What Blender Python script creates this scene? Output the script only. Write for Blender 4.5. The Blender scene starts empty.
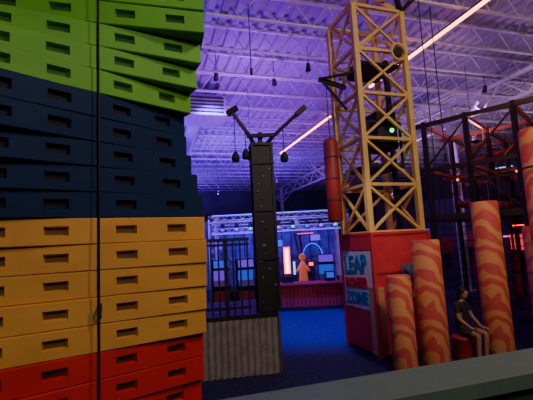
import bpy, math, random
from mathutils import Vector, Matrix
random.seed(4)
sc = bpy.context.scene
C17, S17 = 0.956, 0.292
def W(s, t, z=0.0):
    """building-grid coordinates -> world"""
    return Vector((C17*s - S17*t, S17*s + C17*t, z))
YAW = math.atan2(S17, C17)

# ---------------- materials ----------------
def mat(name, col, rough=0.6, metal=0.0, noise=0.0, scale=5.0, col2=None, emit=None, estr=0.0, bump=0.0, kind='noise', spec=0.5):
    m = bpy.data.materials.new(name); m.use_nodes = True
    nt = m.node_tree; b = nt.nodes['Principled BSDF']
    b.inputs['Roughness'].default_value = rough
    b.inputs['Metallic'].default_value = metal
    b.inputs['Specular IOR Level'].default_value = spec
    c = (*col, 1)
    if col2 is None:
        col2 = tuple(max(0, x*(1-noise)) for x in col)
    tc = nt.nodes.new('ShaderNodeTexCoord')
    n = nt.nodes.new('ShaderNodeTexNoise')
    n.inputs['Scale'].default_value = scale; n.inputs['Detail'].default_value = 4
    nt.links.new(tc.outputs['Object'], n.inputs['Vector'])
    r = nt.nodes.new('ShaderNodeValToRGB')
    src = n.outputs['Fac']
    if kind == 'swirl':
        w = nt.nodes.new('ShaderNodeTexWave'); w.inputs['Scale'].default_value = 1.7
        w.inputs['Distortion'].default_value = 8; w.inputs['Detail'].default_value = 1.5
        w.inputs['Detail Scale'].default_value = 1.2; w.bands_direction = 'DIAGONAL'
        nt.links.new(tc.outputs['Object'], w.inputs['Vector'])
        src = w.outputs['Fac']
        r.color_ramp.elements[0].position = .42; r.color_ramp.elements[1].position = .62
    else:
        r.color_ramp.elements[0].position = .35; r.color_ramp.elements[1].position = .65
    r.color_ramp.elements[0].color = (*col2, 1); r.color_ramp.elements[1].color = c
    nt.links.new(src, r.inputs['Fac'])
    nt.links.new(r.outputs['Color'], b.inputs['Base Color'])
    if bump > 0:
        bp = nt.nodes.new('ShaderNodeBump'); bp.inputs['Strength'].default_value = bump
        nt.links.new(n.outputs['Fac'], bp.inputs['Height']); nt.links.new(bp.outputs['Normal'], b.inputs['Normal'])
    if emit:
        b.inputs['Emission Color'].default_value = (*emit, 1)
        b.inputs['Emission Strength'].default_value = estr
    return m

M_green = mat('plastic_green', (.12, .42, .02), .55, noise=.15, scale=3, spec=.3)
M_navy = mat('plastic_navy', (.004, .022, .085), .6, noise=.2, scale=3, spec=.15)
M_tan = mat('plastic_tan', (.74, .37, .07), .6, noise=.14, scale=3, spec=.25)
M_red = mat('plastic_red', (.66, .025, .02), .6, noise=.14, scale=3, spec=.25)
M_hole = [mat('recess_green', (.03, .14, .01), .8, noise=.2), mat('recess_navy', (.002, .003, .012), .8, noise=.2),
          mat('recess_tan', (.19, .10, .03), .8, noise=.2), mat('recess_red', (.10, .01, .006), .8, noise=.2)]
M_black = mat('black_steel', (.010, .009, .014), .55, noise=.3, metal=.1)
M_dark = mat('dark_panel', (.018, .014, .026), .7, noise=.4)
M_yellow = mat('crane_yellow', (.82, .56, .15), .6, noise=.12, scale=4)
M_redbox = mat('red_vinyl', (.66, .035, .05), .6, noise=.15)
M_dimred = mat('dim_red_pad', (.30, .025, .02), .6, noise=.25)
M_orbeam = mat('rust_orange_steel', (.30, .07, .03), .6, noise=.3)
M_cream = mat('cream_panel', (.70, .42, .20), .6, noise=.25, scale=3)
M_signw = mat('sign_white_panel', (.80, .74, .74), .6, noise=.10, scale=2)
M_teal = mat('letter_blue', (.01, .20, .50), .5, noise=.1)
M_lety = mat('letter_yellow', (.85, .58, .12), .5, noise=.1)
M_post = mat('post_wrap_print', (.82, .34, .11), .65, col2=(.72, .10, .08), kind='swirl')
M_bag = mat('bag_vinyl', (.36, .03, .03), .5, noise=.2)
M_corr = mat('corrugated_metal', (.40, .35, .33), .5, metal=.3, noise=.3, scale=6)
M_deckmetal = mat('roof_deck_white', (.48, .46, .53), .7, noise=.12, scale=.6)
M_joist = mat('joist_white', (.84, .82, .86), .6, noise=.1)
M_wall = mat('far_wall_paint', (.16, .14, .24), .8, noise=.3, scale=.8)
M_wallp = mat('wall_dado', (.03, .025, .07), .8, noise=.3, scale=1.5)
M_part = mat('partition_violet', (.14, .10, .34), .8, noise=.5, scale=2.5)
M_floor = mat('carpet_navy', (.022, .030, .085), .75, col2=(.009, .012, .040), scale=9, bump=.15, spec=.25)
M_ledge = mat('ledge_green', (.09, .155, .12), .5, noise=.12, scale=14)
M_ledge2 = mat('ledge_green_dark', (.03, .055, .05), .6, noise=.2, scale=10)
M_duct = mat('duct_paint', (.45, .43, .5), .5, noise=.2)
M_led = mat('led_tube', (1, .6, .55), .5, emit=(1, .26, .16), estr=9)
def em(name, c, s): return mat(name, c, .5, emit=c, estr=s)
E_red = em('glow_red', (1, .03, .02), 4); E_white = em('glow_white', (1, .7, .65), 6)
E_or = em('glow_orange', (1, .25, .03), 2.5); E_cyan = em('glow_cyan', (.03, .45, .9), 2)
E_masc = mat('mascot_vinyl_self_glow', (.8, .25, .04), .5, noise=.2, emit=(1, .22, .03), estr=.25)  # weak glow put into the vinyl; the figure itself is no lamp
E_pur = em('glow_purple', (.22, .05, 1), 2); E_green = em('glow_green', (.08, 1, .2), 3)
E_blue = em('glow_blue', (.02, .06, 1), 2.2); E_pink = em('glow_pink', (1, .05, .40), 2.2)
E_dimb = em('screen_blue', (.02, .07, .7), .9); E_dimp = em('screen_violet', (.16, .03, .8), .8); E_dimr = em('sign_glow_red', (1, .03, .06), .9)
M_skin = mat('skin', (.42, .20, .13), .6, noise=.08)
M_hair = mat('hair_dark', (.012, .008, .007), .6, noise=.4, scale=40)
M_shirt = mat('shirt_dark', (.025, .02, .03), .8, noise=.3, scale=20)
M_short = mat('shorts_grey', (.05, .045, .055), .8, noise=.3, scale=20)
M_shoe = mat('shoe_white', (.45, .40, .38), .6, noise=.1)

# ---------------- mesh builder ----------------
class MB:
    def __init__(s): s.v = []; s.f = []; s.m = []; s.mats = []; s.sm = []
    def mi(s, m):
        if m not in s.mats: s.mats.append(m)
        return s.mats.index(m)
    def add(s, vs, fs, m, smooth=False):
        o = len(s.v); s.v += [tuple(x) for x in vs]; k = s.mi(m)
        for f in fs: s.f.append([i+o for i in f]); s.m.append(k); s.sm.append(smooth)
    def box(s, c, size, m, yaw=0.0, M=None):
        c = Vector(c); hx, hy, hz = size[0]/2, size[1]/2, size[2]/2
        R = M if M else Matrix.Rotation(yaw, 3, 'Z')
        vs = [c + R @ Vector((x*hx, y*hy, z*hz)) for x in (-1, 1) for y in (-1, 1) for z in (-1, 1)]
        s.add(vs, [(0, 1, 3, 2), (4, 6, 7, 5), (0, 4, 5, 1), (2, 3, 7, 6), (0, 2, 6, 4), (1, 5, 7, 3)], m)
    def beam(s, a, b, w, h, m):
        a = Vector(a); b = Vector(b); d = b-a; L = d.length
        if L < 1e-5: return
        z = d/L; up = Vector((0, 0, 1)) if abs(z.z) < .95 else Vector((C17, S17, 0))
        x = up.cross(z).normalized(); y = z.cross(x)
        R = Matrix((x, y, z)).transposed()
        s.box((a+b)/2, (w, h, L), m, M=R)
    def cyl(s, a, b, r1, m, r2=None, n=16, caps=True):
        if r2 is None: r2 = r1
        a = Vector(a); b = Vector(b); z = (b-a).normalized()
        up = Vector((0, 0, 1)) if abs(z.z) < .95 else Vector((1, 0, 0))
        x = up.cross(z).normalized(); y = z.cross(x)
        vs = []
        for p, r in ((a, r1), (b, r2)):
            for i in range(n):
                t = 2*math.pi*i/n; vs.append(p + x*r*math.cos(t) + y*r*math.sin(t))
        s.add(vs, [(i, (i+1) % n, n+(i+1) % n, n+i) for i in range(n)], m, True)
        if caps:
            s.add(vs[:n], [tuple(reversed(range(n)))], m); s.add(vs[n:], [tuple(range(n))], m)
    def lathe(s, c, prof, m, n=24):
        vs = []; c = Vector(c)
        for r, z in prof:
            for i in range(n):
                t = 2*math.pi*i/n; vs.append(c + Vector((r*math.cos(t), r*math.sin(t), z)))
        fs = []
        for k in range(len(prof)-1):
            for i in range(n):
                fs.append((k*n+i, k*n+(i+1) % n, (k+1)*n+(i+1) % n, (k+1)*n+i))
        s.add(vs, fs, m, True)
    def ball(s, c, r, m, sc_=(1, 1, 1), n=14, R=None):
        prof = 8; vs = []; c = Vector(c); fs = []
        R = R or Matrix.Identity(3)
        for k in range(prof+1):
            ph = math.pi*k/prof
            for i in range(n):
                t = 2*math.pi*i/n
                vs.append(c + R @ Vector((r*sc_[0]*math.sin(ph)*math.cos(t), r*sc_[1]*math.sin(ph)*math.sin(t), -r*sc_[2]*math.cos(ph))))
        for k in range(prof):
            for i in range(n):
                fs.append((k*n+i, k*n+(i+1) % n, (k+1)*n+(i+1) % n, (k+1)*n+i))
        s.add(vs, fs, m, True)
    def make(s, name, parent=None, origin=None):
        me = bpy.data.meshes.new(name)
        o = Vector(origin) if origin is not None else Vector((0, 0, 0))
        me.from_pydata([tuple(Vector(v)-o) for v in s.v], [], s.f)
        for m in s.mats: me.materials.append(m)
        me.polygons.foreach_set('material_index', s.m); me.polygons.foreach_set('use_smooth', s.sm)
        me.update(); ob = bpy.data.objects.new(name, me); ob.location = o
        sc.collection.objects.link(ob)
        if parent: ob.parent = parent
        return ob
def empty(name, loc=(0, 0, 0)):
    e = bpy.data.objects.new(name, None); e.location = loc; sc.collection.objects.link(e); return e
def mk(b, name, parent):
    ob = b.make(name); ob.parent = parent; ob.matrix_parent_inverse = Matrix.Translation(-parent.location); return ob

# ---------------- room shell ----------------
SMIN, SMAX, TMIN, TMAX, H = -20, 26, -8, 40, 9.0
b = MB(); b.box(W((SMIN+SMAX)/2, (TMIN+TMAX)/2, -.1), (SMAX-SMIN, TMAX-TMIN, .2), M_floor, YAW); b.make('floor')
def wall(name, s0, t0, s1, t1):
    b = MB(); p = W(s0, t0); q = W(s1, t1); L = (q-p).length; y = math.atan2(q.y-p.y, q.x-p.x); c = (p+q)/2
    b.box((c.x, c.y, 6.6), (L, .3, 5.6), M_wall, y); b.box((c.x, c.y, 1.9), (L, .34, 3.8), M_wallp, y)
    b.make(name)
wall('wall_back', SMIN, TMAX+.17, SMAX, TMAX+.17)
wall('wall_right', SMAX+.17, TMIN, SMAX+.17, TMAX)
wall('wall_left', SMIN-.17, TMIN, SMIN-.17, TMAX)
wall('wall_front', SMIN, TMIN-.17, SMAX, TMIN-.17)
b = MB(); vs = []; fs = []; s = SMIN; prof = []
while s < SMAX:
    prof += [(s, H), (s+.20, H), (s+.24, H+.09), (s+.36, H+.09)]; s += .40
for ps, pz in prof: vs += [W(ps, TMIN, pz), W(ps, TMAX, pz)]
fs = [(2*i, 2*i+1, 2*i+3, 2*i+2) for i in range(len(prof)-1)]
b.add(vs, fs, M_deckmetal); b.box(W((SMIN+SMAX)/2, (TMIN+TMAX)/2, H+.25), (SMAX-SMIN, TMAX-TMIN, .1), M_deckmetal, YAW)
b.make('ceiling')
b = MB(); t = 1.0
while t < TMAX-.5:
    z1, z0 = H-.04, H-.72
    b.box(W((SMIN+SMAX)/2, t, z1), (SMAX-SMIN, .10, .06), M_joist, YAW)
    b.box(W((SMIN+SMAX)/2, t, z0), (SMAX-SMIN, .08, .06), M_joist, YAW)
    s = max(SMIN, -8 - t*.3); up = False
    while s < SMAX-.6:
        za, zb = (z1, z0) if up else (z0, z1)
        b.beam(W(s, t, za), W(s+.5, t, zb), .03, .03, M_joist); s += .5; up = not up
    t += 1.6
b.make('roof_joists')
b = MB()
for gs in (1.1, 13.1):
    z1, z0 = H-.75, H-1.6
    for z in (z1, z0): b.box(W(gs, (2+TMAX)/2, z), (.15, TMAX-2, .12), M_joist, YAW)
    t = 2.0; up = False
    while t < TMAX-1:
        za, zb = (z1, z0) if up else (z0, z1)
        b.beam(W(gs, t, za), W(gs, t+1.0, zb), .06, .06, M_joist); t += 1.0; up = not up
b.make('roof_girders')
for cs, ct in ((13.1, 13.8), (13.1, 25.8), (13.1, 37.5), (1.1, 37.5)):
    b = MB(); b.box(W(cs, ct, 4.1), (.28, .28, 8.2), M_joist, YAW)
    b.box(W(cs, ct, .05), (.5, .5, .1), M_joist, YAW)
    for d in (-1, 1): b.beam(W(cs, ct+d*1.6, 7.9), W(cs, ct, 6.6), .1, .1, M_joist); b.beam(W(cs+d*1.6, ct, 8.2), W(cs, ct, 6.6), .1, .1, M_joist)
    b.make('support_column')
def led(s, t0, t1, z):
    b = MB(); b.box(W(s, (t0+t1)/2, z+.06), (.08, t1-t0, .05), M_dark, YAW); b.box(W(s, (t0+t1)/2, z), (.08, t1-t0, .06), M_led, YAW)
    t = t0+.3
    while t < t1: b.cyl(W(s, t, z+.08), W(s, t, H-.7), .01, M_black, n=6); t += 3
    b.make('led_light_line')
led(7.85, 5.0, 11.9, 8.05); led(7.85, 15.2, 22.2, 8.05)
b = MB(); b.box(W(2.0, 15.2, 8.0), (1.9, 1.5, .8), M_duct, YAW)
for i in range(5): b.box(W(2.0, 14.43, 7.72+.14*i), (1.7, .04, .05), M_dark, YAW)
b.cyl(W(2.0, 15.9, 8.0), W(2.0, 24, 8.0), .33, M_duct, n=20)
for tt in (14.7, 15.7, 19, 23): b.cyl(W(1.5, tt, 8.1), W(1.5, tt, H-.05), .015, M_black, n=6)
b.make('hvac_duct_unit')

# ---------------- stacked block tower ----------------
PX, PY = -1.50, 3.40; CH = .231
zbase = 2.81 - 5*CH - 7*CH
base_h = zbase
courses = []
reds = [30, 33, 36, 39, 40, 38, 36]; tans = [33, 30, 28, 28, 31]; navs = [34, 38, 45, 50, 50]; grs = [43, 36, 26, 17, 15, 18, 22]
for y in reds: courses.append((3, y))
for y in tans: courses.append((2, y))
for y in navs: courses.append((1, y))
for y in grs: courses.append((0, y))
PM = [M_green, M_navy, M_tan, M_red]
def block(b, x0, x1, holes, z0, yaw, D, ci, rad):
    h = CH-.003; c = .007; zs = [0, c, h*.34, h*.70, h-c, h]; ys = [c, 0, 0, 0, 0, c]
    xs = [x0]
    for a0, a1 in holes: xs += [a0, a1]
    xs += [x1]; ca, sa = math.cos(yaw), math.sin(yaw)
    def P(x, y, z):
        y = y+rad
        return (PX + ca*x - sa*y, PY + sa*x + ca*y, z0+z)
    nx = len(xs); vs = [P(x, y, z) for y, z in zip(ys, zs) for x in xs]
    fs = []
    for r in range(5):
        for k in range(nx-1):
            if r == 2 and k % 2 == 1: continue
            fs.append((r*nx+k, r*nx+k+1, (r+1)*nx+k+1, (r+1)*nx+k))
    m = PM[ci]; b.add(vs, fs, m)
    q = [P(x0, c, 0), P(x1, c, 0), P(x1, D, 0), P(x0, D, 0), P(x0, c, h), P(x1, c, h), P(x1, D, h), P(x0, D, h)]
    b.add(q, [(0, 3, 2, 1), (4, 5, 6, 7), (2, 3, 7, 6)], m)
    for x in (x0, x1):
        b.add([P(x, c, 0), P(x, 0, c), P(x, 0, h-c), P(x, c, h), P(x, D, h), P(x, D, 0)], [(0, 1, 2, 3, 4, 5)], m)
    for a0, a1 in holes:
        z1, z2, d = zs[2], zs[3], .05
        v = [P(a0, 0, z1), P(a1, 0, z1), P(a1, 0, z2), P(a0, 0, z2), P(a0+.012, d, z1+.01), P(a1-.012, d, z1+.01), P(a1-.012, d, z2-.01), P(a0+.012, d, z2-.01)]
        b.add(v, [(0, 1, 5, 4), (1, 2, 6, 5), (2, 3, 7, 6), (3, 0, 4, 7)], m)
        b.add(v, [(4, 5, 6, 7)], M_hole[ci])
b = MB()
for i, (ci, yw) in enumerate(courses):
    z0 = zbase + i*CH; j = random.uniform
    y1 = math.radians(yw + j(-1.5, 1.5)); y2 = math.radians(yw + j(-1.5, 1.5))
    block(b, .008, 1.0, [(.15, .335), (.62, .805)], z0, y1, .42, ci, j(0, .018))
    block(b, -1.10, -.008, [(-.87, -.68), (-.42, -.23)], z0, y2, .42, ci, j(0, .018))
b.box((PX-.15, PY+.35, base_h/2), (1.7, .5, base_h), M_dark, math.radians(33))
b.make('climbing_block_tower', origin=(PX, PY, 0))
b = MB(); rx, ry = PX+.035, PY-.055
b.cyl((rx, ry, 0.0), (rx, ry, 8.3), .007, M_black, n=8)
b.cyl((rx, ry, 1.95), (rx, ry, 2.07), .02, M_dark, n=10)
for k in range(12):
    a0, a1 = 2*math.pi*k/12, 2*math.pi*(k+1)/12
    b.cyl((rx+.028*math.cos(a0)-.01, ry, 1.98+.05*math.sin(a0)), (rx+.028*math.cos(a1)-.01, ry, 1.98+.05*math.sin(a1)), .006, M_corr, n=6)
b.make('belay_rope', origin=(rx, ry, 0))

# ---------------- foreground parapet and viewing deck ----------------
ang = math.atan2(.296, 1); d = Vector((math.cos(ang), math.sin(ang), 0)); n = Vector((-d.y, d.x, 0))
o = Vector((-.144, 1.385, 0))
b = MB(); c = o + d*1.4 - n*.115
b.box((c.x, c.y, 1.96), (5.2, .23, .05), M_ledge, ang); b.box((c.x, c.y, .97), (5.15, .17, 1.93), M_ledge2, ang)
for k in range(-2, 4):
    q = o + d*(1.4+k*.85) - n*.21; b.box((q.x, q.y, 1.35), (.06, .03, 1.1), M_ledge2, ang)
b.make('parapet_wall', origin=(c.x, c.y, 0))
b = MB(); c2 = o + d*1.4 - n*1.46
b.box((c2.x, c2.y, .82), (5.15, 2.46, .12), M_dark, ang)
for k in (-2.3, 0, 2.3):
    for w in (-1.0, 1.0):
        q = c2 + d*k + n*w; b.box((q.x, q.y, .38), (.12, .12, .76), M_dark, ang)
b.make('viewing_platform', origin=(c2.x, c2.y, 0))

# ---------------- mid platform ----------------
p0 = Vector((-3.2, 7.29, 0)); p1 = Vector((.10, 7.85, 0)); dd = (p1-p0); L = dd.length; dd.normalize(); nn = Vector((-dd.y, dd.x, 0)); pa = math.atan2(dd.y, dd.x)
par = empty('raised_platform', (p0.x, p0.y, 0))
b = MB(); c = (p0+p1)/2 + nn*1.02
b.box((c.x, c.y, .53), (L-.02, 1.96, 1.06), M_dark, pa); b.box((c.x, c.y, 1.10), (L+.04, 2.06, .08), M_black, pa); mk(b, 'deck', par)
b = MB(); PER = .125
for (pp, du, dv, LL) in ((p0, dd, -nn, L), (p1, nn, dd, 1.98)):
    vs = []; x = 0
    while x <= LL:
        q = pp + du*x + dv*(.03+.025*math.cos(x/PER*2*math.pi)); vs += [(q.x, q.y, 0), (q.x, q.y, 1.06)]; x += PER/6
    b.add(vs, [(2*i, 2*i+2, 2*i+3, 2*i+1) for i in range(len(vs)//2-1)], M_corr, True)
mk(b, 'corrugated_skirt', par)
b = MB(); x = .05
for z in (1.28, 2.52): b.beam(p0+nn*.06+Vector((0, 0, z)), p0+dd*(L-.5)+nn*.06+Vector((0, 0, z)), .05, .05, M_black)
b.beam(p0+nn*.06+Vector((0, 0, 2.62)), p0+dd*(L-.5)+nn*.06+Vector((0, 0, 2.62)), .08, .06, M_black)
i = 0
while x < L-.5:
    q = p0+dd*x+nn*.06; w = .08 if i % 8 == 0 else .032
    b.box((q.x, q.y, (1.14+2.62)/2), (w, w, 1.46), M_black, pa); x += .145; i += 1
for vv in (.5, .95, 1.4, 1.9):
    q = p1+nn*vv-dd*.05; b.box((q.x, q.y, 1.85), (.04, .04, 1.45), M_black, pa)
b.beam(p1+nn*.5-dd*.05+Vector((0, 0, 2.55)), p1+nn*1.95-dd*.05+Vector((0, 0, 2.55)), .05, .05, M_black)
mk(b, 'guard_rail', par)

tw = empty('climbing_tower', (-.05, 8.1, 1.14))
b = MB(); tc = Vector((-.07, 8.12, 0)); ta = pa
b.box((tc.x, tc.y, 2.85), (.38, .32, 3.42), M_black, ta)
for sx in (-.205, .205):
    for sy in (-.165, .165):
        q = tc + dd*sx + nn*sy; b.box((q.x, q.y, 2.88), (.05, .05, 3.48), M_black, ta)
for z in (1.18, 2.2, 3.2, 4.2, 4.6): b.box((tc.x, tc.y, z), (.48, .40, .05), M_black, ta)
mk(b, 'tower_column', tw)
b = MB()
for i in range(20):
    z = 1.35+i*.16; sx = random.uniform(-.15, .15); q = tc + dd*sx - nn*.165
    b.ball((q.x, q.y, z), random.uniform(.018, .032), random.choice([M_corr, M_corr, M_bag, M_dark, M_part]), (1.2, .7, .8), n=8)
mk(b, 'hand_holds', tw)
b = MB()
T = Vector((-.07, 8.12, 4.6))
def arm(b, pts, w):
    for a, c_ in zip(pts, pts[1:]): b.beam(a, c_, w, w, M_black)
arm(b, [T+Vector((-.1, 0, 0)), Vector((-.35, 8.0, 4.9)), Vector((-.66, 7.9, 5.35))], .06)
arm(b, [T+Vector((.1, 0, 0)), Vector((.2, 8.0, 4.76)), Vector((.86, 7.9, 5.3))], .06)
arm(b, [T, T+Vector((0, 0, .3))], .08)
b.beam((-.35, 8.0, 4.8), (.25, 8.0, 4.8), .07, .07, M_black)
b.beam((-.74, 7.9, 5.27), (-.52, 7.9, 5.41), .12, .1, M_black); b.beam((.72, 7.9, 5.18), (.92, 7.9, 5.35), .10, .1, M_black)
mk(b, 'hoist_arms', tw)
b = MB()
for hx, hz in ((-.60, 4.35), (-.38, 4.4), (.42, 4.30)):
    b.cyl((hx, 7.93, hz), (hx, 7.93, 5.3 if hx < -.5 else 4.95), .01, M_black, n=6)
    b.lathe((hx, 7.93, hz-.1), [(.0, -.02), (.07, -.01), (.085, .06), (.07, .14), (.03, .2), (0, .21)], M_dark, 14)
mk(b, 'belay_reels', tw)

# ---------------- crane ----------------
e1 = Vector((.946, .324, 0)); e2 = Vector((-.324, .946, 0)); CO = Vector((2.21, 8.33, 0)); ca = math.atan2(.324, .946)
def Q(u, v, z): return CO + e1*u + e2*v + Vector((0, 0, z))
cr = empty('tower_crane', CO)
b = MB(); b.box(Q(.75, .65, 1.31), (1.5, 1.3, 2.58), M_redbox, ca)
b.box(Q(.75, .65, 2.6), (1.56, 1.36, .06), M_redbox, ca); b.box(Q(.75, .65, .03), (1.54, 1.34, .06), M_dark, ca)
for z in (.9, 1.75):
    b.box(Q(.75, -.012, z), (1.44, .02, .03), M_bag, ca)
b.box(Q(-.012, .65, 1.60), (.02, 1.18, 1.30), M_signw, ca)
b.box(Q(-.012, .65, .50), (.02, 1.18, .82), M_redbox, ca)
b.box(Q(-.015, .12, .75), (.03, .20, 1.4), M_cream, ca)
b.box(Q(.10, -.015, .75), (.18, .03, 1.4), M_cream, ca)
b.box(Q(-.028, .65, 2.40), (.02, 1.2, .30), M_redbox, ca)
for u in (0, 1.5):
    for v in (0, 1.3): b.box(Q(u, v, 1.31), (.07, .07, 2.62), M_redbox, ca)
mk(b, 'base_box', cr)
def text(body, size, pos, yaw, m, name, depth=.012, roll=0, sx=1):
    cu = bpy.data.curves.new(name, 'FONT'); cu.body = body; cu.size = size; cu.extrude = depth; cu.align_x = 'CENTER'; cu.offset = .014
    ob = bpy.data.objects.new(name, cu); sc.collection.objects.link(ob); ob.data.materials.append(m)
    ob.matrix_world = Matrix.Translation(pos) @ Matrix.Rotation(yaw, 4, 'Z') @ Matrix.Rotation(math.pi/2, 4, 'X') @ Matrix.Rotation(roll, 4, 'Z') @ Matrix.Scale(sx, 4, (1, 0, 0))
    ob.parent = cr; ob.matrix_parent_inverse = Matrix.Translation(-CO)
la = ca - math.pi/2
text('LEAP', .56, Q(-.035, .68, 1.74), la, M_teal, 'sign_word_left_top', sx=.78, roll=.05)
text('FRONTIER', .30, Q(-.04, .68, 1.42), la, M_redbox, 'sign_word_left_mid', sx=.66, roll=.05)
text('ZONE', .36, Q(-.035, .70, 1.06), la, M_teal, 'sign_word_left_low', sx=.9, roll=.05)
text('LEAP', .42, Q(1.05, -.035, 1.60), ca, M_teal, 'sign_word_front_top', sx=.8)
text('TAG', .42, Q(1.05, -.035, 1.20), ca, M_lety, 'sign_word_front_low', sx=.8)
b = MB(); u0, u1, v0, v1 = .05, 1.40, .08, 1.22; Z0, Z1 = 2.63, 7.95; N = 5; dz = (Z1-Z0)/N
for u in (u0, u1):
    for v in (v0, v1): b.beam(Q(u, v, Z0), Q(u, v, Z1), .12, .12, M_yellow)
faces = [((u0, v0), (u1, v0)), ((u0, v1), (u1, v1)), ((u0, v0), (u0, v1)), ((u1, v0), (u1, v1))]
for fi, (a, c_) in enumerate(faces):
    for k in range(N+1): b.beam(Q(*a, Z0+k*dz), Q(*c_, Z0+k*dz), .07, .07, M_yellow)
    for k in range(N):
        za, zb = Z0+k*dz, Z0+(k+1)*dz
        b.beam(Q(*a, za), Q(*c_, zb), .055, .055, M_yellow)
        if fi != 1: b.beam(Q(*c_, za), Q(*a, zb), .055, .055, M_yellow)
mk(b, 'lattice_mast', cr)
b = MB(); uc, vc = (u0+u1)/2, (v0+v1)/2
for u in (u0, u1):
    for v in (v0, v1): b.beam(Q(u, v, Z1), Q(uc, vc, 8.75), .09, .09, M_yellow)
b.beam(Q(u0, v0, Z1), Q(uc-.3, vc, 8.7), .06, .06, M_yellow)
mk(b, 'mast_head', cr)
b = MB()
b.beam(Q(u1, v0, Z1), Q(u1-.25, v0-.1, 8.6), .1, .1, M_black); b.beam(Q(u1, v0, Z1), Q(u1+.55, v0-.1, 8.5), .1, .1, M_black)
b.beam(Q(u1-.35, v0+.3, 2.65), Q(u1-.35, v0+.3, 6.8), .10, .10, M_black)
b.box(Q(uc, vc, 4.15), (1.0, .85, .08), M_black, ca); b.box(Q(uc+.2, vc, 5.05), (.55, .6, .9), M_dark, ca)
b.box(Q(uc, vc, 6.6), (1.1, .95, .07), M_black, ca)
for u in (.3, 1.2): b.beam(Q(u, .25, 4.2), Q(u, .25, 5.2), .05, .05, M_black)
b.beam(Q(.3, .25, 5.2), Q(1.2, .25, 5.2), .05, .05, M_black); b.beam(Q(.3, .25, 4.7), Q(1.2, .25, 4.7), .04, .04, M_black)
b.beam(Q(u0, vc, 6.15), Q(-.65, vc, 6.30), .07, .10, M_black); b.beam(Q(u0, vc, 5.6), Q(-.55, vc, 6.25), .05, .05, M_black)
b.beam(Q(u0, v0, 6.3), Q(-.65, vc, 6.30), .05, .05, M_black)
mk(b, 'cab_and_outrigger', cr)
b = MB()
for zc, uu in ((6.85, 1.15),):
    for k in range(20):
        a0, a1 = 2*math.pi*k/20, 2*math.pi*(k+1)/20
        b.cyl(Q(uu+.2*math.cos(a0), -.03, zc+.2*math.sin(a0)), Q(uu+.2*math.cos(a1), -.03, zc+.2*math.sin(a1)), .03, M_yellow, n=8)
    b.cyl(Q(uu, -.03, zc), Q(uu, .05, zc), .12, M_dark)
    b.beam(Q(uu-.2, 0, zc), Q(u0, v0, zc), .05, .05, M_yellow)
mk(b, 'pulley_wheel', cr)
b = MB(); b.ball(Q(uc+.1, v0-.02, 4.95), .05, E_green, n=10); mk(b, 'signal_lamp', cr)
b = MB(); bp = Q(-.47, vc, 0)
b.lathe((bp.x, bp.y, 2.9), [(0, 0), (.13, .01), (.17, .06), (.17, 1.87), (.14, 1.94), (0, 1.96)], M_bag, 20)
for k in (.5, 1.0, 1.5): b.lathe((bp.x, bp.y, 2.9+k), [(.171, -.015), (.175, 0), (.171, .015)], M_dark, 20)
b.cyl((bp.x, bp.y, 4.86), (bp.x, bp.y, 6.25), .012, M_black, n=6)
mk(b, 'hanging_punch_bag', cr)

# ---------------- wrapped posts ----------------
def post(x, y, r, h, seams=()):
    b = MB(); pr = [(0, 0), (r-.02, 0), (r, .03), (r, h-.04), (r-.03, h), (0, h)]
    b.lathe((x, y, 0), pr, M_post, 28)
    for z in seams: b.lathe((x, y, z), [(r, -.02), (r+.006, 0), (r, .02)], M_dark, 28)
    b.lathe((x, y, 0), [(r+.03, 0), (r+.03, .02), (r+.0, .03)], M_dark, 28)
    b.make('wrapped_foam_post', origin=(x, y, 0))
post(2.42, 7.45, .225, 1.78); post(3.05, 7.6, .265, 2.42); post(4.60, 8.15, .265, 3.15); post(5.42, 7.5, .30, 4.5, (3.72,))
post(6.6, 9.6, .27, 2.6)
sx, sy = 3.84, 8.12
pe = empty('seated_person', (sx, sy, 0)); pe.rotation_euler = (0, 0, math.radians(-58))
b = MB()
b.lathe((0, 0, 0), [(0, 0), (.19, 0), (.20, .02), (.20, .36), (.22, .38), (.22, .43), (.19, .45), (0, .45)], M_bag, 24)
o_ = b.make('foam_stool'); o_.parent = pe

# ---------------- seated person ----------------
def skinned(name, joints, edges, radii, mats_fn, parent, sub=1):
    me = bpy.data.meshes.new(name+'_sk'); me.from_pydata(joints, edges, []); ob = bpy.data.objects.new(name+'_sk', me); sc.collection.objects.link(ob)
    sk = ob.modifiers.new('s', 'SKIN'); sk.use_smooth_shade = True
    for i, v in enumerate(me.skin_vertices[0].data):
        r = radii[i]; v.radius = r if isinstance(r, tuple) else (r, r); v.use_root = (i == 0)
    ss = ob.modifiers.new('ss', 'SUBSURF'); ss.levels = sub; ss.render_levels = sub
    dg = bpy.context.evaluated_depsgraph_get(); dg.update(); m2 = bpy.data.meshes.new_from_object(ob.evaluated_get(dg)); m2.name = name
    bpy.data.objects.remove(ob)
    m2.materials.clear(); ms = []
    for p in m2.polygons:
        mm = mats_fn(p.center)
        if mm not in ms: ms.append(mm); m2.materials.append(mm)
        p.material_index = ms.index(mm); p.use_smooth = True
    o = bpy.data.objects.new(name, m2); sc.collection.objects.link(o); o.parent = parent
    return o
J = [(0, 0, .56), (0, 0, .72), (.03, 0, .90), (.05, 0, 1.05), (.07, 0, 1.14), (.08, 0, 1.20)]
R_ = [(.12, .11), (.11, .12), (.12, .14), (.10, .13), .05, .045]; E = [(0, 1), (1, 2), (2, 3), (3, 4), (4, 5)]
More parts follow.
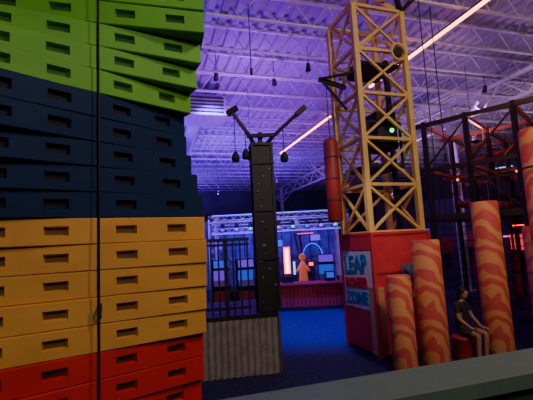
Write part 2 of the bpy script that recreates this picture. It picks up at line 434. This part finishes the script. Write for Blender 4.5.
for sg in (1, -1):
    i = len(J)
    J += [(.05, .17*sg, 1.07), (.10, .22*sg, .82), (.30, .16*sg, .66), (.36, .14*sg, .64)]
    R_ += [.055, .042, .028, .026]; E += [(3, i), (i, i+1), (i+1, i+2), (i+2, i+3)]
    i = len(J)
    J += [(.05, .09*sg, .54), (.24, .11*sg, .55), (.42, .13*sg, .54), (.40, .13*sg, .32), (.38, .13*sg, .09), (.46, .135*sg, .05), (.56, .14*sg, .04)]
    R_ += [.088, .075, .058, .052, .038, .04, .032]; E += [(0, i)]+[(i+k, i+k+1) for k in range(6)]
def bm_(c):
    if c.z < .13 and c.x > .2: return M_shoe
    if c.x > .3 and c.z < .62: return M_skin
    if c.z > 1.135 and abs(c.y) < .08: return M_skin
    if abs(c.y) > .1 and c.z < .93 and c.z > .61 and (c.x > .07 or abs(c.y) > .17): return M_skin
    if c.z < .66: return M_short
    return M_shirt
skinned('body', J, E, R_, bm_, pe, 2)
for sg, nm in ((1, 'left'), (-1, 'right')):
    w = Vector((.36, .14*sg, .64)); J = [tuple(w), tuple(w+Vector((.05, 0, -.005)))]; R_ = [(.022, .028), (.02, .034)]; E = [(0, 1)]
    for k in range(4):
        yo = (-.027+.018*k); i = len(J); L_ = [.055, .066, .062, .05][k]
        J += [tuple(w+Vector((.078, yo, -.008))), tuple(w+Vector((.078+L_*.55, yo*1.1, -.015))), tuple(w+Vector((.078+L_*.9, yo*1.15, -.045)))]
        R_ += [.0085, .008, .0065]; E += [(1, i), (i, i+1), (i+1, i+2)]
    i = len(J); J += [tuple(w+Vector((.03, -.035*sg, -.005))), tuple(w+Vector((.06, -.055*sg, -.015)))]; R_ += [.011, .008]; E += [(0, i), (i, i+1)]
    skinned('hand_'+nm, J, E, R_, lambda c: M_skin, pe, 1)
b = MB(); hc = Vector((.10, 0, 1.30))
b.ball(hc, .10, M_skin, (.95, .78, 1.18), n=20); b.ball(hc+Vector((.03, 0, -.06)), .06, M_skin, (.9, .8, .9), n=14)
b.add([hc+Vector(v) for v in ((.092, -.014, -.035), (.092, .014, -.035), (.12, 0, -.03), (.096, 0, .02))], [(0, 1, 2), (1, 3, 2), (3, 0, 2)], M_skin)
for sg in (1, -1):
    b.ball(hc+Vector((.085, .032*sg, .012)), .012, M_shoe, n=8); b.ball(hc+Vector((.094, .032*sg, .012)), .006, M_hair, n=8)
    b.ball(hc+Vector((.0, .078*sg, -.005)), .025, M_skin, (.7, .35, 1.2), n=8)
b.ball(hc+Vector((.082, 0, -.065)), .018, M_redbox, (.4, 1.2, .35), n=8)
o_ = b.make('head'); o_.parent = pe
b = MB(); b.ball(hc+Vector((-.02, 0, .03)), .108, M_hair, (.98, .88, 1.05), n=20)
b.ball(hc+Vector((-.085, 0, -.10)), .06, M_hair, (.8, 1.1, 1.9), n=14); b.ball(hc+Vector((-.10, 0, -.22)), .045, M_hair, (.7, 1, 1.8), n=12)
o_ = b.make('hair'); o_.parent = pe

# ---------------- snack counter ----------------
ac = empty('snack_counter', (1.5, 14.6, 0))
b = MB(); b.box((1.48, 14.85, .47), (2.3, .6, .9), M_redbox); b.box((1.48, 14.8, .96), (2.45, .8, .07), M_redbox)
for i in range(16): b.box((.40+i*.144, 14.54, .48), (.05, .03, .86), M_bag)
b.box((1.48, 14.53, .07), (2.32, .04, .14), M_dark)
mk(b, 'counter', ac)
b = MB(); b.box((2.25, 14.9, 1.18), (.36, .3, .34), M_dark); b.box((2.25, 14.74, 1.22), (.28, .02, .2), E_dimb); b.box((.65, 14.9, 1.12), (.4, .35, .24), M_dark)
mk(b, 'till', ac)

# ---------------- stage with lighting truss ----------------
st = empty('stage_truss', (1.5, 18, 0))
b = MB(); TX0, TX1, TY, TZ = -2.6, 3.6, 18.0, 3.75
def boxtruss(b, a, c_, w=.3, seg=.4):
    a = Vector(a); c_ = Vector(c_); dv = (c_-a); Lt = dv.length; z = dv.normalized()
    up = Vector((0, 0, 1)) if abs(z.z) < .9 else Vector((0, 1, 0)); x = up.cross(z).normalized(); y = z.cross(x)
    cs_ = [x*w/2+y*w/2, x*w/2-y*w/2, -x*w/2-y*w/2, -x*w/2+y*w/2]
    for q in cs_: b.cyl(a+q, c_+q, .022, M_joist, n=6)
    n_ = int(Lt/seg)
    for i in range(n_):
        for k in range(4):
            b.beam(a+z*(Lt*i/n_)+cs_[k], a+z*(Lt*(i+1)/n_)+cs_[(k+1) % 4], .016, .016, M_joist)
boxtruss(b, (TX0, TY, TZ), (TX1, TY, TZ)); boxtruss(b, (TX0, TY+3, TZ), (TX1, TY+3, TZ))
for xx in (TX0, TX1):
    boxtruss(b, (xx, TY, TZ), (xx, TY+3, TZ))
    for yy in (TY, TY+3): boxtruss(b, (xx, yy, .05), (xx, yy, TZ))
boxtruss(b, (TX0, TY, 3.2), (TX1, TY, 3.2), .2, .3)
for xx in (-.6, 1.4): boxtruss(b, (xx, TY, 3.2), (xx, TY+3, TZ), .2, .3)
mk(b, 'truss_frame', st)
b = MB()
for i in range(9):
    xx = TX0+.5+i*.65; b.cyl((xx, TY-.1, TZ-.28), (xx, TY-.25, TZ-.5), .09, M_black, r2=.11, n=12); b.cyl((xx, TY, TZ-.15), (xx, TY-.1, TZ-.3), .02, M_black, n=6)
    b.cyl((xx, TY-.25, TZ-.502), (xx, TY-.253, TZ-.506), .10, [E_blue, E_pur, E_cyan][i % 3], n=12)
b.cyl((TX0, TY-.14, TZ+.17), (TX1, TY-.14, TZ+.17), .02, E_blue, n=6); b.cyl((TX0, TY-.14, 3.05), (TX1, TY-.14, 3.05), .016, E_pur, n=6)
mk(b, 'par_lamps', st)
b = MB(); b.box((.5, 20.8, 1.7), (6.0, .1, 3.4), M_part); b.box((.5, 19.5, .2), (6.0, 2.8, .4), M_dark)
b.box((.45, 20.7, 2.5), (.55, .06, .35), E_dimb); b.box((2.5, 20.7, 2.7), (.5, .06, .3), E_dimp)
for i in range(12):
    b.box((-2.3+i*.5, 20.72, 1.7), (.05, .05, 3.3), M_wallp)
a_ = None
for k in range(15):    # blue neon arch on the backdrop
    p_ = Vector((2.3+.55*math.cos(math.pi*k/14), 20.66, 1.6+.8*math.sin(math.pi*k/14)))
    if a_ is not None: b.cyl(a_, p_, .022, E_blue, n=6)
    a_ = p_
b.cyl((-.2, 20.66, 1.0), (-.2, 20.66, 2.6), .022, E_pink, n=6); b.cyl((1.55, 20.66, 2.95), (2.4, 20.66, 2.95), .02, E_pink, n=6)
mk(b, 'stage_backdrop', st)
b = MB()
b.box((.82, 18.4, 1.65), (.12, .14, 1.1), E_white); b.box((.82, 18.45, 1.65), (.30, .08, 1.3), E_red); b.box((.82, 18.4, .7), (.4, .3, .7), M_dark)
b.box((1.15, 18.5, 1.3), (.10, .1, .6), E_cyan); b.box((1.15, 18.5, .7), (.2, .1, .6), M_dark)
for xx, mm in ((1.95, E_red), (2.5, E_dimb)):
    b.box((xx, 18.6, 1.0), (.35, .3, 1.2), M_dark); b.box((xx, 18.44, 1.45), (.2, .02, .16), mm)
mk(b, 'stage_props', st)
b = MB(); mx, my = 1.55, 18.4
b.lathe((mx, my, .4), [(0, 0), (.2, .02), (.22, .3), (.19, .7), (.15, 1.05), (.1, 1.2), (0, 1.22)], E_masc, 16)
b.ball((mx, my, 1.80), .17, E_masc, (1, .9, 1.05), n=16)
for sg in (-1, 1):
    b.cyl((mx+.14*sg, my, 1.42), (mx+.28*sg, my-.05, 1.15), .05, E_masc, n=10); b.ball((mx+.28*sg, my-.05, 1.12), .06, M_redbox, n=10)
    b.ball((mx+.07*sg, my-.15, 1.86), .03, M_black, n=8); b.ball((mx+.1*sg, my-.05, .42), .11, M_redbox, (1, 1.4, .6), n=10)
mk(b, 'mascot_figure', st)
def machine(x, y, yaw, screen, marq):
    b = MB(); Rz = Matrix.Rotation(yaw, 3, 'Z'); o = Vector((x, y, 0))
    pr = [(-.35, 0), (.35, 0), (.35, 1.95), (-.30, 1.95), (-.38, 1.65), (-.18, 1.55), (-.10, 1.12), (-.42, .95), (-.42, .85), (-.35, .75)]
    for sx_ in (-.33, .30):
        vs = [o+Rz @ Vector((sx_, p[0], p[1])) for p in pr]+[o+Rz @ Vector((sx_+.03, p[0], p[1])) for p in pr]; n_ = len(pr)
        b.add(vs, [tuple(range(n_)), tuple(reversed(range(n_, 2*n_)))]+[(i, (i+1) % n_, n_+(i+1) % n_, n_+i) for i in range(n_)], M_dark)
    def strip(p, q, m): b.add([o+Rz @ Vector(v) for v in ((-.3, p[0], p[1]), (.3, p[0], p[1]), (.3, q[0], q[1]), (-.3, q[0], q[1]))], [(0, 1, 2, 3)], m)
    strip((-.33, 0), (-.33, .75), M_bag); strip((-.33, .75), (-.40, .9), M_dark); strip((-.40, .93), (-.09, 1.12), M_corr)
    strip((-.085, 1.13), (-.16, 1.53), screen); strip((-.36, 1.65), (-.28, 1.93), marq); strip((-.16, 1.54), (-.36, 1.64), M_dark); strip((-.3, 1.95), (.35, 1.95), M_dark); strip((.34, 0), (.34, 1.95), M_dark)
    b.ball(o+Rz @ Vector((-.1, -.28, 1.08)), .03, M_redbox, n=8); b.cyl(o+Rz @ Vector((-.1, -.28, .98)), o+Rz @ Vector((-.1, -.28, 1.08)), .01, M_black, n=6)
    b.make('arcade_machine', origin=(x, y, 0))
machine(2.35, 16.4, -.1, E_dimb, E_dimp)
machine(-1.0, 15.5, .2, E_dimb, E_dimp); machine(-2.0, 15.8, .2, E_dimp, E_dimb)

# ---------------- ropes course structure on the right ----------------
rc = empty('ropes_course', (7, 11, 0))
A = Vector((5.3, 12.4, 0)); B_ = Vector((9.0, 8.9, 0)); rd = (B_-A).normalized(); rn = Vector((-rd.y, rd.x, 0)); RL = (B_-A).length
if rn.y < 0: rn = -rn
def RQ(u, v, z): return A + rd*u + rn*v + Vector((0, 0, z))
b = MB()
us = [0, RL/4, RL/2, RL*.75, RL]; vsx = [0, 2.6, 5.2]
for u in us:
    for v in vsx: b.beam(RQ(u, v, 0), RQ(u, v, 6.2), .12, .12, M_black)
for z in (3.0, 4.6, 6.1):
    for v in vsx: b.beam(RQ(-.4, v, z), RQ(RL+.3, v, z), .10, .14, M_orbeam if v > 1 else M_black)
    for u in us: b.beam(RQ(u, 0, z), RQ(u, 5.4, z), .08, .12, M_orbeam)
for i in range(len(us)-1):
    b.beam(RQ(us[i], 0, 4.7), RQ(us[i+1], 0, 6.0), .05, .05, M_black)
    b.beam(RQ(us[i+1], 0, 3.1), RQ(us[i], 0, 4.5), .04, .04, M_black)
    b.beam(RQ(us[i], 2.6, 4.7), RQ(us[i+1], 2.6, 6.0), .05, .05, M_orbeam)
    b.beam(RQ(us[i+1], 5.2, 4.7), RQ(us[i], 5.2, 6.0), .05, .05, M_orbeam)
mk(b, 'steel_frame', rc)
b = MB()
for v in (.6, 2.6, 4.6): b.box(RQ(RL/2, v, 3.1), (RL, 1.2, .08), M_dark, math.atan2(rd.y, rd.x))
b.box(RQ(RL/2, 3.9, 4.75), (RL, 1.2, .08), M_dark, math.atan2(rd.y, rd.x))
x = .1
while x < RL: b.beam(RQ(x, 0, 3.1), RQ(x, 0, 4.1), .02, .02, M_black); x += .16
b.beam(RQ(0, 0, 4.1), RQ(RL, 0, 4.1), .05, .05, M_black)
mk(b, 'walkways', rc)
b = MB()
k = 0
while k < RL-.3:
    b.cyl(RQ(k, .3, .3), RQ(k, .3, 3.0), .012, M_dark, n=5); k += .22
z = .3
while z < 3: b.cyl(RQ(0, .3, z), RQ(RL, .3, z), .012, M_dark, n=5); z += .22
for k in range(14):
    u = .2+k*.35; b.cyl(RQ(u, 1.6+.2*math.sin(k*2.3), 3.2), RQ(u+.15*math.sin(k), 1.9, 6.0), .010, M_orbeam, n=5)
mk(b, 'cargo_net', rc)
b = MB()
for i, u in enumerate((.6, 1.7, 2.9, 4.1)):
    for z0 in (.4, 1.2): b.cyl(RQ(u, 2.2, z0), RQ(u, 2.2, z0+.7), .16, M_dimred, n=14)
    b.cyl(RQ(u, 2.2, 0), RQ(u, 2.2, 3.1), .04, M_black, n=8)
for u0_ in (.4, 2.4): 
    b.cyl(RQ(u0_, 1.4, 3.5), RQ(u0_+1.6, 1.4, 3.3), .12, M_dimred, n=12); b.cyl(RQ(u0_, 3.0, 5.1), RQ(u0_+1.6, 3.0, 5.4), .09, M_dimred, n=12)
    for q in (0, 1.6):
        b.cyl(RQ(u0_+q, 1.4, 3.1), RQ(u0_+q, 1.4, 4.6), .012, M_black, n=5); b.cyl(RQ(u0_+q, 3.0, 4.6), RQ(u0_+q, 3.0, 6.1), .012, M_black, n=5)
mk(b, 'padded_obstacles', rc)
b = MB()
b.cyl(RQ(.3, 5.3, 5.1), RQ(1.4, 5.3, 5.1), .025, E_cyan, n=8); b.cyl(RQ(2.9, 5.3, 4.2), RQ(4.3, 5.3, 4.2), .025, E_cyan, n=8)
b.cyl(RQ(.5, 5.3, 2.3), RQ(1.0, 5.3, 2.3), .03, E_pink, n=8); b.cyl(RQ(3, 5.3, 3.5), RQ(3.5, 5.3, 3.5), .03, E_or, n=8)
b.cyl(RQ(2.5, 5.3, 5.7), RQ(4.6, 5.3, 5.7), .03, E_cyan, n=8); b.cyl(RQ(1.3, 4.0, 2.7), RQ(2.2, 4.0, 2.7), .02, E_red, n=8)
for (u, v, z) in ((.9, 0, 4.15), (2.0, 2.6, 4.5), (3.3, 0, 3.2), (1.6, 5.2, 3.9), (4.2, 2.6, 3.3), (2.7, 5.2, 2.6)):
    b.ball(RQ(u, v-.08, z), .04, random.choice([E_red, E_or, E_red]), n=8)
mk(b, 'neon_tubes', rc)
b = MB(); b.box((11.5, 20.5, 2.2), (11, .25, 4.4), M_wallp, -.15)
for i in range(9):
    b.box((7.0+i*1.1, 20.95-i*.166-.55, 2.2+.3*math.sin(i*2.1)), (.6, .08, .8), random.choice([E_dimb, E_dimp, E_dimr, M_dimred, M_dimred]), -.15)
b.make('themed_partition')
b = MB(); b.box((-4.5, 23, 2.0), (9, .25, 4.0), M_part, .2)
for i in range(7): b.box((-7.9+i*.98, 22.13+i*.2, 2.5), (.4, .06, .35), random.choice([E_dimp, E_dimb]), .2)
b.make('game_partition')

for (x, y, z0) in ((-.2, 8.7, 6.6), (4.4, 9.2, 4.4), (3.9, 8.7, 3.0)):
    b = MB(); b.cyl((x, y, z0), (x, y, 8.28), .012, M_black, n=6); b.cyl((x, y, z0-.12), (x, y, z0+.05), .03, M_dark, n=8); b.make('hanging_rope', origin=(x, y, z0))

# ---------------- lights ----------------
def area(loc, target, size, e, col, name):
    l = bpy.data.lights.new(name, 'AREA'); l.energy = e; l.color = col; l.shape = 'SQUARE'; l.size = size
    o = bpy.data.objects.new(name, l); sc.collection.objects.link(o); o.location = loc
    dv = Vector(target)-Vector(loc); o.rotation_euler = dv.to_track_quat('-Z', 'Y').to_euler(); return o
def uplight(s, t, z, e, col, size=.22):  # unseen wash onto the ceiling; housing and rod are invented to carry it
    p = W(s, t, z); area(p, (p.x, p.y, 20), size, e, col, 'unseen_ceiling_wash')
    b = MB(); b.box(p-Vector((0, 0, .06)), (size+.02, size+.02, .06), M_dark, YAW)
    b.cyl(W(s, t+.13, z-.07), W(s, t+.13, H-.7), .008, M_dark, n=6)
    b.make('added_wash_housing', origin=p)
PUR = (.18, .02, 1); MAG = (.38, .04, 1)
for s_, t_, e_, c_ in ((-2.5, 9, 320, PUR), (0, 17, 400, PUR), (3.5, 13, 240, MAG), (4, 23, 440, PUR), (9, 28, 350, PUR), (-3, 30, 420, PUR), (3.5, 34, 300, PUR), (6.3, 18.5, 130, MAG)):
    uplight(s_, t_, 5.6, e_, c_)
for s_, t_, e_ in ((10.5, 10, 70), (13.8, 16, 110), (18, 13, 90), (17, 24, 150)):
    uplight(s_, t_, 5.6, e_, (.62, .34, .62))
def down(loc, tgt, e, col, size=.6):  # fill light added for block tower and posts, with a made-up housing
    area(loc, tgt, size, e, col, 'added_fill_light')
    b = MB(); L_ = Vector(loc); dv = (Vector(tgt)-L_).normalized(); R = dv.to_track_quat('-Z', 'Y').to_matrix()
    b.box(L_-dv*.1, (size+.06, size+.06, .14), M_dark, M=R); b.cyl(L_-dv*.15, (L_.x-dv.x*.15, L_.y-dv.y*.15, H-.05), .02, M_black, n=6)
    b.make('added_fill_housing', origin=loc)
down((2.2, -2.0, 6.5), (-1.3, 3.6, 2.8), 135, (1, .84, .72), 1.2)
down((4.0, 1.5, 7.8), (3.2, 8.5, 3.0), 235, (1, .74, .60), .8)
def spot(loc, tgt, e, col, deg, name='added_spot_light'):  # added light aimed at one area; its housing and rod are made up
    l = bpy.data.lights.new(name, 'SPOT'); l.energy = e; l.color = col; l.spot_size = math.radians(deg); l.spot_blend = .8; l.shadow_soft_size = .1
    o = bpy.data.objects.new(name, l); sc.collection.objects.link(o); o.location = loc
    dv = (Vector(tgt)-Vector(loc)).normalized(); o.rotation_euler = dv.to_track_quat('-Z', 'Y').to_euler()
    b = MB(); L_ = Vector(loc); b.cyl(L_-dv*.26, L_-dv*.02, .06, M_black, r2=.09, n=14, caps=False); b.cyl(L_-dv*.27, L_-dv*.25, .06, M_black, n=14)
    b.cyl(L_-dv*.2, (L_.x-dv.x*.2, L_.y-dv.y*.2, H-.05), .012, M_black, n=6); b.make('added_spot_housing', origin=loc)
spot((1.6, 12.2, 8.1), (1.15, 12.3, 0), 9000, (.05, .02, 1), 50)
spot((-1.5, 12.5, 8.1), (-3.6, 22.5, 2.6), 5000, (.14, .04, 1), 55)
spot((0.5, 13.2, 8.1), (1.0, 19.5, 2.6), 4500, (.14, .08, 1), 50)
spot((-.6, 4.6, 8.1), (2.0, 9.0, 1.7), 1000, (1, .80, .80), 26)  # added to brighten the left face of the sign
spot((6.2, 6.5, 8.1), (7.6, 12.5, 3.5), 900, (1, .30, .14), 60)
spot((9, 15, 8.1), (9.5, 19.5, 2), 1200, (.5, .12, .9), 60)
w = bpy.data.worlds.new('w'); sc.world = w; w.use_nodes = True
w.node_tree.nodes['Background'].inputs[0].default_value = (.25, .15, .5, 1); w.node_tree.nodes['Background'].inputs[1].default_value = .03

# ---------------- camera ----------------
cd = bpy.data.cameras.new('camera'); cam = bpy.data.objects.new('camera', cd); sc.collection.objects.link(cam)
cd.sensor_width = 36; cd.lens = 26.0; cd.clip_end = 200
cam.matrix_world = Matrix.Translation((0, 0, 2.5)) @ Matrix.Rotation(math.radians(96.5), 4, 'X') @ Matrix.Rotation(math.radians(-3), 4, 'Z')
sc.camera = cam
